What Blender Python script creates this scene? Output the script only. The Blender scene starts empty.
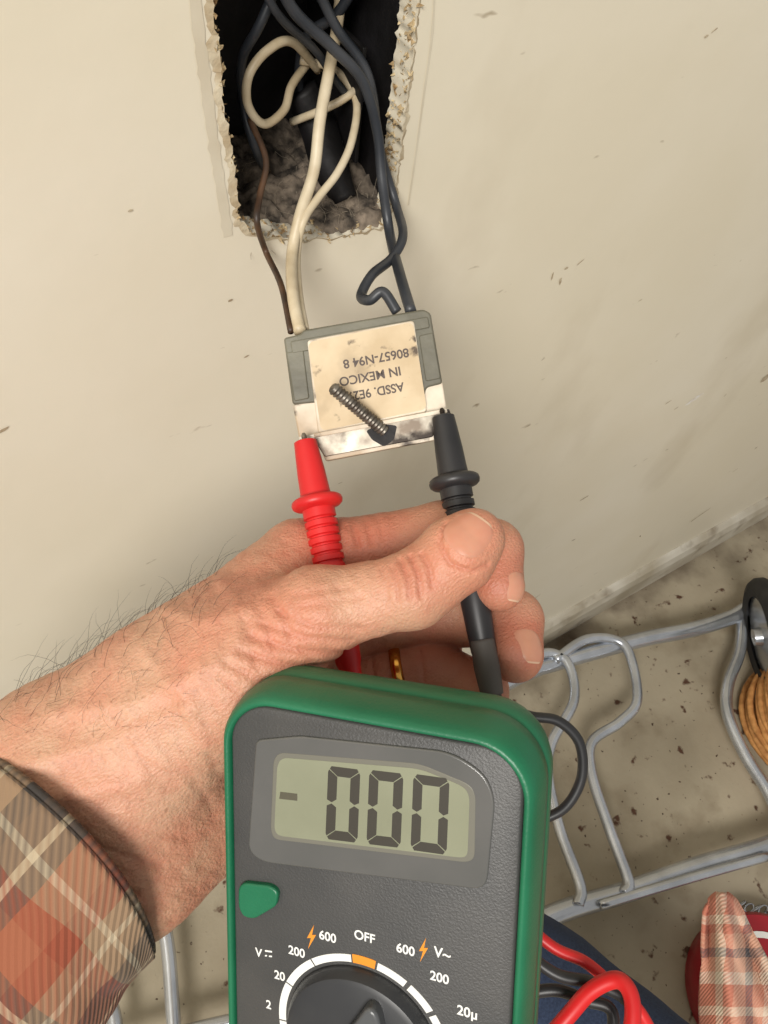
import bpy, bmesh, math, random
import numpy as np
from mathutils import Vector, Matrix, noise
random.seed(7); np.random.seed(7)
F=768.0
WALL_Y=0.256; CAM_H=1.06
# ---------------------------------------------------------------- view frame
d=np.array([-94,528,768.]); d/=np.linalg.norm(d)
h=np.array([1736,-769,768.]); h-=h.dot(d)*d; h/=np.linalg.norm(h)
yv=np.cross(h,d)
R=np.stack([h,yv,-d])            # view->world rows
def V2W(p):
    p=np.asarray(p,float)
    return p@R.T+np.array([0,0,CAM_H])
def ray(px,py): return np.array([(px-384)/F,(py-512)/F,1.0])
def S(px,py,z): return V2W(ray(px,py)*z)            # surveyed point, z metres
def wallpt(px,py,off=0.0):
    r=R@ray(px,py); return r*((WALL_Y-off)/r[1])+np.array([0,0,CAM_H])
def WP(px,py,dz):
    r=R@ray(px,py); t=WALL_Y/r[1]+dz; return r*t+np.array([0,0,CAM_H])
def FP(px,py,hh=0.0):
    r=R@ray(px,py); return r*((hh-CAM_H)/r[2])+np.array([0,0,CAM_H])

# ---------------------------------------------------------------- materials
def lin(c):
    return tuple(((x/255)/12.92 if x/255<=0.04045 else ((x/255+0.055)/1.055)**2.4) for x in c)+(1,)
def mat(name,c1,c2=None,scale=20,rough=0.6,metal=0,bump=0,bscale=None,detail=4,sss=0,coat=0,lo=0.35,hi=0.65):
    m=bpy.data.materials.new(name); m.use_nodes=True
    nt=m.node_tree; b=nt.nodes['Principled BSDF']
    b.inputs['Roughness'].default_value=rough; b.inputs['Metallic'].default_value=metal
    tc=nt.nodes.new('ShaderNodeTexCoord')
    b.inputs['Base Color'].default_value=lin(c1)
    if c2:
        n=nt.nodes.new('ShaderNodeTexNoise'); n.inputs['Scale'].default_value=scale; n.inputs['Detail'].default_value=detail
        nt.links.new(tc.outputs['Object'],n.inputs['Vector'])
        r=nt.nodes.new('ShaderNodeValToRGB'); r.color_ramp.elements[0].position=lo; r.color_ramp.elements[1].position=hi
        r.color_ramp.elements[0].color=lin(c1); r.color_ramp.elements[1].color=lin(c2)
        nt.links.new(n.outputs['Fac'],r.inputs['Fac']); nt.links.new(r.outputs['Color'],b.inputs['Base Color'])
    if bump:
        n2=nt.nodes.new('ShaderNodeTexNoise'); n2.inputs['Scale'].default_value=bscale or scale*4; n2.inputs['Detail'].default_value=5
        nt.links.new(tc.outputs['Object'],n2.inputs['Vector'])
        bp=nt.nodes.new('ShaderNodeBump'); bp.inputs['Strength'].default_value=bump; bp.inputs['Distance'].default_value=0.001
        nt.links.new(n2.outputs['Fac'],bp.inputs['Height']); nt.links.new(bp.outputs['Normal'],b.inputs['Normal'])
    if sss:
        b.inputs['Subsurface Weight'].default_value=sss; b.inputs['Subsurface Radius'].default_value=(1,0.35,0.2); b.inputs['Subsurface Scale'].default_value=0.003
    if coat: b.inputs['Coat Weight'].default_value=coat
    return m
def mixin(m,c,scale,lo,hi,detail=6,mapping=None,grad=None,amount=1.0):
    """layer a further noise patch colour over a material's base colour"""
    nt=m.node_tree; b=nt.nodes['Principled BSDF']; tc=[n for n in nt.nodes if n.type=='TEX_COORD'][0]
    src=b.inputs['Base Color'].links[0].from_socket if b.inputs['Base Color'].links else None
    n=nt.nodes.new('ShaderNodeTexNoise'); n.inputs['Scale'].default_value=scale; n.inputs['Detail'].default_value=detail
    if mapping:
        mp_=nt.nodes.new('ShaderNodeMapping'); mp_.inputs['Scale'].default_value=mapping
        nt.links.new(tc.outputs['Object'],mp_.inputs['Vector']); nt.links.new(mp_.outputs['Vector'],n.inputs['Vector'])
    else: nt.links.new(tc.outputs['Object'],n.inputs['Vector'])
    val=n.outputs['Fac']
    if grad:
        ax,g0,g1,amt=grad
        sp=nt.nodes.new('ShaderNodeSeparateXYZ'); nt.links.new(tc.outputs['Object'],sp.inputs[0])
        gr=nt.nodes.new('ShaderNodeMapRange'); gr.inputs['From Min'].default_value=g0; gr.inputs['From Max'].default_value=g1; gr.inputs['To Max'].default_value=amt
        nt.links.new(sp.outputs[ax],gr.inputs['Value'])
        ad=nt.nodes.new('ShaderNodeMath'); ad.operation='ADD'; nt.links.new(val,ad.inputs[0]); nt.links.new(gr.outputs[0],ad.inputs[1]); val=ad.outputs[0]
    mr=nt.nodes.new('ShaderNodeMapRange'); mr.inputs['From Min'].default_value=lo; mr.inputs['From Max'].default_value=hi; mr.inputs['To Max'].default_value=amount
    nt.links.new(val,mr.inputs['Value'])
    mx=nt.nodes.new('ShaderNodeMix'); mx.data_type='RGBA'
    if src: nt.links.new(src,mx.inputs[6])
    else: mx.inputs[6].default_value=b.inputs['Base Color'].default_value
    mx.inputs[7].default_value=lin(c); nt.links.new(mr.outputs['Result'],mx.inputs[0])
    nt.links.new(mx.outputs[2],b.inputs['Base Color'])
    return m
M={}
M['wall']=mat('wall_paint',(224,215,193),(230,222,203),6,0.36,0,0.2,60)
mixin(M['wall'],(210,199,173),3,0.52,0.85)
mixin(M['wall'],(190,176,148),9,0.60,0.85,8,(1,1,0.6),None,0.6)
mixin(M['wall'],(160,144,118),38,0.73,0.79,3,(1,1,2.2))
mixin(M['wall'],(176,162,136),90,0.76,0.80,2,(0.5,1,3.0))
M['floor']=mat('concrete',(146,135,114),(176,165,143),5,0.85,0,0.6,150,8)
mixin(M['floor'],(118,104,82),11,0.54,0.78,10)
mixin(M['floor'],(82,54,38),42,0.63,0.69,6)
mixin(M['floor'],(70,50,38),120,0.68,0.72,3)
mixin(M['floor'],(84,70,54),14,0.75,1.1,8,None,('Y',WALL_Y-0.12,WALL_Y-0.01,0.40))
M['base']=mat('baseboard_paint',(200,194,180),(166,156,136),12,0.5)
mixin(M['base'],(120,106,86),30,0.58,0.75,6,None,None,0.7)
M['tan']=mat('torn_gypsum',(206,186,146),(136,108,72),180,0.95,0,1,400)
M['tear']=mat('torn_paint',(206,194,168),(176,158,128),120,0.9,0,0.7,300)
M['boxm']=mat('box_metal',(32,30,32),(16,14,13),60,0.6,0.3,0.5,200)
M['dust']=mat('dusty_insulation',(140,126,110),(50,44,38),130,0.98,0,1,300,8)
M['fib']=mat('dust_fibre',(150,138,120),None,rough=0.9)
M['ww']=mat('white_wire',(220,206,178),(186,168,136),60,0.45)
M['wb']=mat('black_wire',(36,40,46),(62,64,68),40,0.42)
M['wbr']=mat('brown_wire',(88,62,42),(50,38,30),80,0.5)
M['dg']=mat('switch_grey',(116,113,98),(90,87,74),60,0.5,0,0.2)
M['dw']=mat('switch_white',(224,213,194),(178,157,130),50,0.45)
mixin(M['dw'],(74,60,48),90,0.60,0.70)
M['lab']=mat('label_paper',(212,192,160),(192,170,136),60,0.6)
mixin(M['lab'],(88,74,60),150,0.63,0.72)
mixin(M['lab'],(130,112,90),40,0.57,0.74,8,None,None,0.6)
M['ink']=mat('ink',(84,72,66))
M['steel']=mat('yoke_steel',(178,172,158),(110,98,86),120,0.42,0.6)
mixin(M['steel'],(44,36,30),70,0.47,0.56)
M['screw']=mat('screw_steel',(128,122,112),(70,62,54),200,0.4,0.6)
M['red']=mat('red_rubber',(214,36,36),(194,26,30),30,0.42)
M['blk']=mat('black_rubber',(34,34,36),(44,43,44),30,0.42)
M['blkend']=mat('grey_rubber',(80,76,72),None,rough=0.6)
M['green']=mat('green_holster',(18,98,66),(24,106,72),40,0.4,0,0.12,900)
M['face']=mat('meter_face',(62,62,62),(70,69,68),40,0.45,0,0.22,1500)
M['bez']=mat('meter_bezel',(84,84,82),(92,91,89),40,0.3,coat=0.3)
M['lcdr']=mat('lcd_frame',(108,106,96),None,rough=0.4)
M['lcd']=mat('lcd_glass',(136,138,116),(126,128,106),30,0.2,coat=0.6)
M['seg']=mat('lcd_segment',(54,50,42),None,rough=0.5)
M['segf']=mat('lcd_segment_faint',(80,76,62),None,rough=0.5)
M['knob']=mat('knob',(44,45,48),(52,53,55),40,0.4)
M['ptr']=mat('knob_pointer',(80,82,84),None,rough=0.3)
M['print']=mat('white_print',(226,226,222),None,rough=0.5)
M['orange']=mat('orange_print',(222,140,40),None,rough=0.5)
M['nail']=mat('nail',(202,146,120),(194,130,106),60,0.28,sss=0.2,coat=0.15)
M['nailedge']=mat('nail_edge',(210,174,146),None,rough=0.35)
M['gold']=mat('gold',(224,170,84),None,rough=0.2,metal=1)
M['hair']=mat('hair',(40,30,24),None,rough=0.5)
M['alu']=mat('aluminium_tube',(206,210,216),(180,184,190),25,0.24,0.8)
M['tire']=mat('tire',(26,26,28),(40,39,38),40,0.7)
M['rope']=mat('tan_rope',(208,152,90),(172,116,62),120,0.75)
M['denim']=mat('denim',(30,42,66),(46,60,86),500,0.9,0,0.5,1200)
M['tin']=mat('red_tin',(160,22,36),(142,18,30),20,0.35)
M['chip']=mat('plaster_chip',(244,242,238),(218,208,194),200,0.8)

def plaid(name,n1,n2,k,stops):
    m=bpy.data.materials.new(name); m.use_nodes=True; nt=m.node_tree; b=nt.nodes['Principled BSDF']
    b.inputs['Roughness'].default_value=0.95
    b.inputs['Sheen Weight'].default_value=0.05
    uv=nt.nodes.new('ShaderNodeUVMap'); sp=nt.nodes.new('ShaderNodeSeparateXYZ'); nt.links.new(uv.outputs['UV'],sp.inputs[0])
    outs=[]
    for kk,n in ((0,n1),(1,n2)):
        a=nt.nodes.new('ShaderNodeMath'); a.operation='MULTIPLY'; a.inputs[1].default_value=n; nt.links.new(sp.outputs[kk],a.inputs[0])
        f=nt.nodes.new('ShaderNodeMath'); f.operation='FRACT'; nt.links.new(a.outputs[0],f.inputs[0])
        r=nt.nodes.new('ShaderNodeValToRGB'); cr=r.color_ramp; cr.interpolation='CONSTANT'
        cr.elements[0].position=0; cr.elements[0].color=lin(stops[0][1])
        cr.elements[1].position=stops[1][0]; cr.elements[1].color=lin(stops[1][1])
        for s in stops[2:]:
            e=cr.elements.new(s[0]); e.color=lin(s[1])
        nt.links.new(f.outputs[0],r.inputs[0]); outs.append(r.outputs['Color'])
    mx=nt.nodes.new('ShaderNodeMix'); mx.data_type='RGBA'; mx.inputs[0].default_value=0.5
    ad=nt.nodes.new('ShaderNodeMath'); ad.operation='MULTIPLY_ADD'; ad.inputs[1].default_value=n1*k; nt.links.new(sp.outputs[0],ad.inputs[0])
    a2=nt.nodes.new('ShaderNodeMath'); a2.operation='MULTIPLY'; a2.inputs[1].default_value=n2*k; nt.links.new(sp.outputs[1],a2.inputs[0])
    nt.links.new(a2.outputs[0],ad.inputs[2])
    sn=nt.nodes.new('ShaderNodeMath'); sn.operation='PINGPONG'; sn.inputs[1].default_value=1.0; nt.links.new(ad.outputs[0],sn.inputs[0])
    mr=nt.nodes.new('ShaderNodeMapRange'); mr.inputs['To Min'].default_value=0.28; mr.inputs['To Max'].default_value=0.72
    nt.links.new(sn.outputs[0],mr.inputs['Value']); nt.links.new(mr.outputs[0],mx.inputs[0])
    nt.links.new(outs[0],mx.inputs[6]); nt.links.new(outs[1],mx.inputs[7])
    nt.links.new(mx.outputs[2],b.inputs['Base Color'])
    bp=nt.nodes.new('ShaderNodeBump'); bp.inputs['Strength'].default_value=0.5; bp.inputs['Distance'].default_value=0.0008
    nt.links.new(sn.outputs[0],bp.inputs['Height']); nt.links.new(bp.outputs['Normal'],b.inputs['Normal'])
    return m
M['plaid']=plaid('plaid_flannel',5,3.6,38,[(0,(146,86,60)),(0.20,(84,70,60)),(0.29,(170,154,128)),(0.33,(84,70,60)),(0.46,(62,57,54)),(0.58,(142,116,90)),(0.72,(176,160,134)),(0.76,(142,116,90)),(0.86,(136,68,46))])
M['plaid2']=plaid('plaid_flannel_tail',2.0,1.6,40,[(0,(186,116,96)),(0.24,(214,196,176)),(0.34,(186,116,96)),(0.44,(206,160,136)),(0.60,(90,90,96)),(0.70,(206,160,136)),(0.86,(216,204,186))])

# ---------------------------------------------------------------- builders
def root(name):
    e=bpy.data.objects.new(name,None); bpy.context.collection.objects.link(e); e.empty_display_size=0.02; return e
def mk(name,verts,faces,m,parent=None,smooth=True,uvs=None,bevel=0,sub=0,solid=0,angle=None):
    me=bpy.data.meshes.new(name); me.from_pydata([tuple(map(float,v)) for v in verts],[],[tuple(map(int,f)) for f in faces]); me.update()
    if uvs is not None:
        l=me.uv_layers.new(name='UVMap')
        for lp in me.loops: l.data[lp.index].uv=uvs[lp.vertex_index]
    if isinstance(m,list):
        for x in m: me.materials.append(x)
    else: me.materials.append(m)
    bm=bmesh.new(); bm.from_mesh(me); bmesh.ops.recalc_face_normals(bm,faces=bm.faces); bm.to_mesh(me); bm.free()
    if smooth: me.shade_smooth()
    if angle: me.set_sharp_from_angle(angle=math.radians(angle))
    o=bpy.data.objects.new(name,me); bpy.context.collection.objects.link(o)
    if parent: o.parent=parent
    if solid:
        s=o.modifiers.new('s','SOLIDIFY'); s.thickness=solid; s.offset=0
    if bevel:
        b=o.modifiers.new('b','BEVEL'); b.width=bevel; b.segments=3; b.limit_method='ANGLE'; b.angle_limit=math.radians(35)
    if sub:
        s=o.modifiers.new('ss','SUBSURF'); s.levels=sub; s.render_levels=sub
    return o
def catmull(P,n=10,closed=False):
    P=[np.asarray(p,float) for p in P]; out=[]; N=len(P)
    rng=range(N if closed else N-1)
    for i in rng:
        p0=P[(i-1)%N] if (closed or i>0) else 2*P[0]-P[1]
        p1=P[i]; p2=P[(i+1)%N]
        p3=P[(i+2)%N] if (closed or i+2<N) else 2*P[-1]-P[-2]
        for k in range(n):
            t=k/n
            out.append(0.5*((2*p1)+(-p0+p2)*t+(2*p0-5*p1+4*p2-p3)*t*t+(-p0+3*p1-3*p2+p3)*t**3))
    if not closed: out.append(P[-1])
    return out
def tubegeo(pts,radii,seg=12,cap=True,closed=False,base=0):
    pts=[np.asarray(p,float) for p in pts]; n=len(pts)
    if np.isscalar(radii): radii=[radii]*n
    T=[]
    for i in range(n):
        if closed: t=pts[(i+1)%n]-pts[i-1]
        else: t=pts[min(i+1,n-1)]-pts[max(i-1,0)]
        L=np.linalg.norm(t); T.append(t/L if L>1e-12 else (T[-1] if T else np.array([0,0,1.])))
    a=np.array([0,0,1.]) if abs(T[0][2])<0.9 else np.array([1.,0,0])
    nrm=np.cross(T[0],a); nrm/=np.linalg.norm(nrm)
    vs=[];fs=[]
    for i in range(n):
        nrm=nrm-nrm.dot(T[i])*T[i]; nrm/=np.linalg.norm(nrm); bn=np.cross(T[i],nrm)
        for k in range(seg):
            an=2*math.pi*k/seg; vs.append(pts[i]+radii[i]*(math.cos(an)*nrm+math.sin(an)*bn))
    m=n if closed else n-1
    for i in range(m):
        for k in range(seg):
            a0=i*seg+k; a1=i*seg+(k+1)%seg; j=(i+1)%n
            fs.append((base+a0,base+a1,base+j*seg+(k+1)%seg,base+j*seg+k))
    if cap and not closed:
        fs.append(tuple(base+k for k in range(seg))[::-1]); fs.append(tuple(base+(n-1)*seg+k for k in range(seg)))
    return vs,fs
def tube(name,pts,r,m,parent,seg=12,smooth_n=10,closed=False,cap=True,angle=None):
    P=catmull(pts,smooth_n,closed) if smooth_n else pts
    if not np.isscalar(r) and smooth_n:
        rr=np.interp(np.linspace(0,1,len(P)),np.linspace(0,1,len(r)),r)
    else: rr=r
    v,f=tubegeo(P,rr,seg,cap,closed); return mk(name,v,f,m,parent,angle=angle)
class Frame:
    def __init__(s,o,u,v):
        s.o=np.asarray(o,float); u=np.asarray(u,float); u/=np.linalg.norm(u); v=np.asarray(v,float); v-=v.dot(u)*u; v/=np.linalg.norm(v)
        s.u=u; s.v=v; s.w=np.cross(u,v)    # w points away from viewer
    def P(s,x,y,w=0): return V2W(s.o+(x*s.u+y*s.v+w*s.w)*0.001)
    def at(s,px,py,w=0):
        r=ray(px,py); o=s.o+s.w*w*0.001; t=o.dot(s.w)/r.dot(s.w); q=(r*t-s.o)*1000
        return (q.dot(s.u),q.dot(s.v))
def plate(name,fr,pts,w0,w1,m,parent,bevel=0,smooth=True):
    n=len(pts); vs=[fr.P(x,y,w0) for x,y in pts]+[fr.P(x,y,w1) for x,y in pts]
    fs=[tuple(range(n)),tuple(range(2*n-1,n-1,-1))]+[(i,(i+1)%n,n+(i+1)%n,n+i) for i in range(n)]
    return mk(name,vs,fs,m,parent,smooth=smooth,bevel=bevel,angle=30)
def rpoly(pts,r,n=6):
    """round the corners of a polygon"""
    out=[];N=len(pts)
    for i in range(N):
        p=np.array(pts[i],float);a=np.array(pts[i-1],float);b=np.array(pts[(i+1)%N],float)
        rr=r[i] if isinstance(r,(list,tuple)) else r
        da=(a-p);db=(b-p);la=np.linalg.norm(da);lb=np.linalg.norm(db)
        ra=min(rr,la*0.48);rb=min(rr,lb*0.48)
        A=p+da/la*ra;B=p+db/lb*rb
        for k in range(n+1):
            t=k/n; out.append(tuple((1-t)**2*A+2*t*(1-t)*p+t*t*B))
    return out
def text(name,s,fr,x,y,size,w,m,parent,rot=0,thick=0.02,sx=1.0):
    c=bpy.data.curves.new(name,'FONT'); c.body=s; c.size=size*0.001; c.align_x='CENTER'; c.align_y='CENTER'; c.extrude=thick*0.001; c.offset=0.00002*size
    o=bpy.data.objects.new(name+'_tmp',c); bpy.context.collection.objects.link(o)
    bpy.context.view_layer.update()
    dg=bpy.context.evaluated_depsgraph_get(); me=bpy.data.meshes.new_from_object(o.evaluated_get(dg))
    bpy.data.objects.remove(o)
    cr,sr=math.cos(rot),math.sin(rot)
    for v in me.vertices:
        X,Y,Z=v.co*1000; X*=sx; X,Y=X*cr-Y*sr,X*sr+Y*cr
        v.co=Vector(fr.P(x+X,y-Y,w-Z))
    me.materials.clear(); me.materials.append(m); ob=bpy.data.objects.new(name,me); bpy.context.collection.objects.link(ob); ob.parent=parent
    return ob

# ---------------------------------------------------------------- room shell
hole_px=[(206,-80),(212,0),(219,55),(224,110),(233,160),(240,222),(268,236),(305,240),(345,236),(384,226),(394,200),(400,150),(409,80),(419,0),(430,-80)]
hp=[wallpt(*p) for p in hole_px]
hp2=[(p[0],p[2]) for p in hp]
def dens(pts,step):
    out=[]
    for i in range(len(pts)):
        a=np.array(pts[i]);b=np.array(pts[(i+1)%len(pts)]);n=max(1,int(np.linalg.norm(b-a)/step))
        for k in range(n): out.append(a+(b-a)*k/n)
    return out
hj=[]
for p in dens(hp2,0.0016):
    q=p+np.array([noise.noise(Vector((p[0]*300,p[1]*300,1))),noise.noise(Vector((p[0]*300,p[1]*300,9)))])*0.0018+np.random.randn(2)*0.0003
    hj.append(q)
def curve_wall(name,outer,inner,y0,th,m):
    c=bpy.data.curves.new(name,'CURVE'); c.dimensions='2D'; c.fill_mode='BOTH'; c.extrude=th/2
    for P in (outer,inner):
        s=c.splines.new('POLY'); s.points.add(len(P)-1); s.use_cyclic_u=True
        for i,p in enumerate(P): s.points[i].co=(p[0],p[1],0,1)
    o=bpy.data.objects.new(name+'_t',c); bpy.context.collection.objects.link(o); bpy.context.view_layer.update()
    me=bpy.data.meshes.new_from_object(o.evaluated_get(bpy.context.evaluated_depsgraph_get())); bpy.data.objects.remove(o)
    for v in me.vertices: x,y,z=v.co; v.co=(x,y0+th/2-z,y)
    me.materials.clear(); me.materials.append(m)
    ob=bpy.data.objects.new(name,me); bpy.context.collection.objects.link(ob); return ob
wall=curve_wall('wall_back',[(-2,0),(3,0),(3,2.4),(-2,2.4)],hj,WALL_Y,0.012,M['wall'])
ctr=np.mean(np.array(hj),0)
outer=[]
for i,q in enumerate(hj):
    dirv=(q-ctr)*np.array([1,0.5]); dirv/=np.linalg.norm(dirv)
    am=0.0008+0.0028*max(0,noise.noise(Vector((q[0]*120,q[1]*120,3)))+0.15)+abs(np.random.randn())*0.0002
    if dirv[0]<-0.5: am+=0.0014
    outer.append(q+dirv*am)
n=len(hj); vs=[(q[0],WALL_Y-0.0006,q[1]) for q in hj]+[(q[0],WALL_Y-0.00015,q[1]) for q in outer]
tear=mk('torn_paint_edge',vs,[(i,(i+1)%n,n+(i+1)%n,n+i) for i in range(n)],M['tear'],wall,smooth=False)
M['plate_ghost']=mat('cover_plate_mark',(214,205,184),(204,193,170),50,0.6)
def strip(name,L,wd,m):
    P=[wallpt(*p) for p in L]; P=catmull(P,8); vs=[];fs=[]
    for i,p in enumerate(P):
        w_=wd*(0.8+0.4*noise.noise(Vector((i*0.7,wd*1e4,0)))); vs+=[(p[0]-w_,WALL_Y-0.0003,p[2]),(p[0]+w_,WALL_Y-0.0003,p[2])]
    for i in range(len(P)-1): fs.append((2*i,2*i+1,2*i+3,2*i+2))
    mk(name,vs,fs,m,wall,smooth=False)
strip('cover_plate_mark',[(190,-60),(197,20),(205,80),(213,140),(221,190),(228,236)],0.0026,M['plate_ghost'])
strip('cover_plate_mark_2',[(436,-60),(432,30),(424,90),(416,150),(408,205)],0.0006,M['plate_ghost'])
bits_v=[];bits_f=[]
for i in range(0,n):
    for k in range(4):
        q=hj[i]; y=WALL_Y+random.uniform(-0.0006,0.011); s=random.uniform(0.0003,0.0012)
        c0=np.array([q[0]+random.gauss(0,0.0008),y,q[1]+random.gauss(0,0.0008)])
        b0=len(bits_v)
        for _ in range(6): bits_v.append(c0+np.random.randn(3)*s*0.8)
        bits_f+= [(b0,b0+1,b0+2),(b0,b0+2,b0+3),(b0,b0+3,b0+4),(b0+1,b0+2,b0+5),(b0+2,b0+3,b0+5),(b0+3,b0+4,b0+5),(b0,b0+1,b0+4),(b0+1,b0+4,b0+5)]
mk('gypsum_crumbs',bits_v,bits_f,M['tan'],wall,smooth=False)
def scuff(name,px,py,a,b,rot,m):
    c=wallpt(px,py); P=[]
    for k in range(22):
        an=2*math.pi*k/22; r=1+0.35*noise.noise(Vector((math.cos(an)*2,math.sin(an)*2,px)))
        x=a*math.cos(an)*r; z=b*math.sin(an)*r
        P.append((c[0]+x*math.cos(rot)-z*math.sin(rot),WALL_Y-0.0004,c[2]+x*math.sin(rot)+z*math.cos(rot)))
    mk(name,P,[tuple(range(22))],m,wall,smooth=False)
M['scuff']=mat('scuff_mark',(160,142,116),(192,178,152),300,0.9)
scuff('paint_chip_1',694,399,0.011,0.0028,0.35,M['chip'])
for i,(px,py,a,b,r_) in enumerate([(560,281,.001,.003,.2),(566,268,.0015,.001,0),(706,36,.0014,.0007,.2),(584,498,.006,.001,.2),(528,603,.02,.0012,.5),(640,536,.0012,.004,.5),(765,378,.006,.006,.2),(700,515,.02,.0015,.4),(668,402,.004,.0006,.3),(2,430,.003,.0008,.3),(600,590,.003,.0012,.3),(575,606,.008,.001,.3),(580,262,.003,.0004,.6),(552,276,.0006,.003,.1),(714,30,.002,.0004,.5),(230,300,.0012,.0006,.2),(246,356,.0015,.0005,.3),(640,300,.002,.0004,.2),(130,210,.001,.0005,.1),(725,395,.002,.0005,.9),(676,408,.003,.0005,.2),(735,470,.005,.0006,.3)]):
    scuff('scuff_%d'%i,px,py,a,b,r_,M['scuff'])
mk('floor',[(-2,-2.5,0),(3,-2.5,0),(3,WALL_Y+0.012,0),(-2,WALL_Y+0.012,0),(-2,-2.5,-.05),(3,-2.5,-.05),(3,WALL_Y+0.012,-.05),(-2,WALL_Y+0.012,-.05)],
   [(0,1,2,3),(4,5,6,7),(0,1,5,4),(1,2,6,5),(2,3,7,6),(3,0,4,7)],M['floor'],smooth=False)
b0=WALL_Y
prof=[(b0,0),(b0-0.014,0),(b0-0.014,0.045),(b0-0.010,0.058),(b0-0.004,0.064),(b0,0.066)]
vs=[(x,p[0],p[1]) for x in (-2,3) for p in prof]
mk('baseboard_back',vs,[tuple(range(6)),tuple(range(6,12))]+[(i,(i+1)%6,6+(i+1)%6,6+i) for i in range(6)],M['base'],smooth=False)

# ---------------------------------------------------------------- electrical box
box=root('electrical_box')
xs=[p[0] for p in hj]; zs=[p[1] for p in hj]
x0,x1=min(xs)-0.002,max(xs)+0.002; z0,z1=min(zs)+0.000,max(zs)+0.012; y0,y1=WALL_Y+0.0125,WALL_Y+0.075
def slab(name,a,b,m,parent,bev=0.0005):
    v=[(x,y,z) for x in (a[0],b[0]) for y in (a[1],b[1]) for z in (a[2],b[2])]
    return mk(name,v,[(0,1,3,2),(4,5,7,6),(0,1,5,4),(2,3,7,6),(0,2,6,4),(1,3,7,5)],m,parent,smooth=False,bevel=bev)
t=0.0018
slab('box_rear',(x0,y1,z0),(x1,y1+t,z1),M['boxm'],box)
slab('box_left',(x0-t,y0,z0),(x0,y1,z1),M['boxm'],box); slab('box_right',(x1,y0,z0),(x1+t,y1,z1),M['boxm'],box)
slab('box_bottom',(x0,y0,z0-t),(x1,y1,z0),M['boxm'],box); slab('box_top',(x0,y0,z1),(x1,y1,z1+t),M['boxm'],box)
N=60; vs=[];fs=[]
for i in range(N+1):
    for j in range(N+1):
        x=x0+(x1-x0)*i/N; y=WALL_Y+0.001+(y1-WALL_Y-0.001)*j/N
        hgt=0.002+0.010*(j/N)+0.006*(noise.noise(Vector((x*70,y*70,2)))+0.4)+0.003*noise.noise(Vector((x*260,y*260,5)))+0.0016*noise.noise(Vector((x*900,y*900,5)))
        if j<3: hgt*=j/3
        vs.append((x,y,z0+max(0.0003,hgt)))
for i in range(N):
    for j in range(N):
        a=i*(N+1)+j; fs.append((a,a+1,a+N+2,a+N+1))
mk('dust_mound',vs,fs,M['dust'],box)
cl=[WP(300,90,0.055),WP(318,125,0.05),WP(330,165,0.035),WP(345,200,0.022)]
tube('cable_clamp',cl,[0.008,0.009,0.009,0.006],M['boxm'],box,seg=8)
slab('clamp_plate',(x1-0.012,y0+0.01,z0+0.02),(x1-0.010,y1-0.004,z0+0.07),M['boxm'],box)
fib_v=[];fib_f=[]
for k in range(150):
    a=np.array([random.uniform(x0+.004,x1-.004),random.uniform(WALL_Y+.004,y1-.01),z0+random.uniform(0.004,0.010)])
    P=[a]
    dd=np.random.randn(3)*[1,1,0.5]
    for s in range(5):
        dd=dd+np.random.randn(3)*0.6; dd/=np.linalg.norm(dd); P.append(P[-1]+dd*0.0025)
        P[-1][2]=max(P[-1][2],z0+.004)
    v,f=tubegeo(P,0.00010,3,base=len(fib_v)); fib_v+=v; fib_f+=f
mk('dust_fibres',fib_v,fib_f,M['fib'],box)

# ---------------------------------------------------------------- wires
wires=root('electrical_wires')
tube('white_wire_1',[WP(345,-60,.05),WP(338,20,.040),WP(330,66,.026),WP(320,120,.012),WP(314,170,.0),WP(300,215,-.012),S(292,255,.318),S(293,295,.303),S(300,332,.292)],0.0024,M['ww'],wires)
tube('white_wire_2',[WP(300,60,.05),WP(335,70,.045),WP(356,100,.030),WP(352,140,.012),WP(338,172,.0),WP(318,198,-.008),WP(303,222,-.016),S(297,255,.322),S(299,295,.308),S(305,330,.296)],0.0017,M['ww'],wires)
tube('white_wire_loop',[WP(318,70,.05),WP(292,42,.035),WP(268,50,.03),WP(249,75,.028),WP(248,105,.028),WP(264,124,.03),WP(284,110,.036),WP(292,85,.045),WP(310,60,.055)],0.0018,M['ww'],wires)
tube('white_wire_loop_2',[WP(292,122,.05),WP(322,110,.036),WP(345,98,.032),WP(358,84,.035),WP(350,60,.05)],0.0017,M['ww'],wires)
tube('black_wire_1',[WP(262,-70,.01),WP(290,5,.012),WP(330,45,.01),WP(362,80,.006),WP(377,130,.0),WP(382,180,-.01),WP(390,235,-.03),S(400,275,.305),S(411,312,.292)],0.0022,M['wb'],wires)
tube('black_wire_2',[WP(300,-50,.03),WP(335,25,.028),WP(368,75,.02),WP(380,150,.006),WP(396,205,-.012),S(403,235,.325),S(392,258,.318),S(372,275,.306),S(361,296,.300),S(370,300,.294),S(383,292,.292),S(397,312,.292)],0.0020,M['wb'],wires)
tube('black_wire_3',[WP(300,-70,.03),WP(262,20,.03),WP(242,60,.035),WP(243,105,.035),WP(256,150,.03),WP(266,170,.045)],0.0019,M['wb'],wires)
tube('black_wire_4',[WP(385,-70,.03),WP(340,10,.04),WP(305,40,.05),WP(300,100,.055),WP(318,150,.04)],0.0021,M['wb'],wires)
tube('brown_wire',[WP(250,120,.03),WP(266,160,.012),WP(260,195,.0),WP(257,222,-.012),S(266,252,.325),S(281,285,.31),S(291,332,.295)],0.0013,M['wbr'],wires)
tube('black_wire_5',[WP(240,-70,.02),WP(275,10,.02),WP(315,50,.03),WP(355,100,.035),WP(385,60,.04),WP(370,-60,.05)],0.0016,M['wb'],wires)

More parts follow.
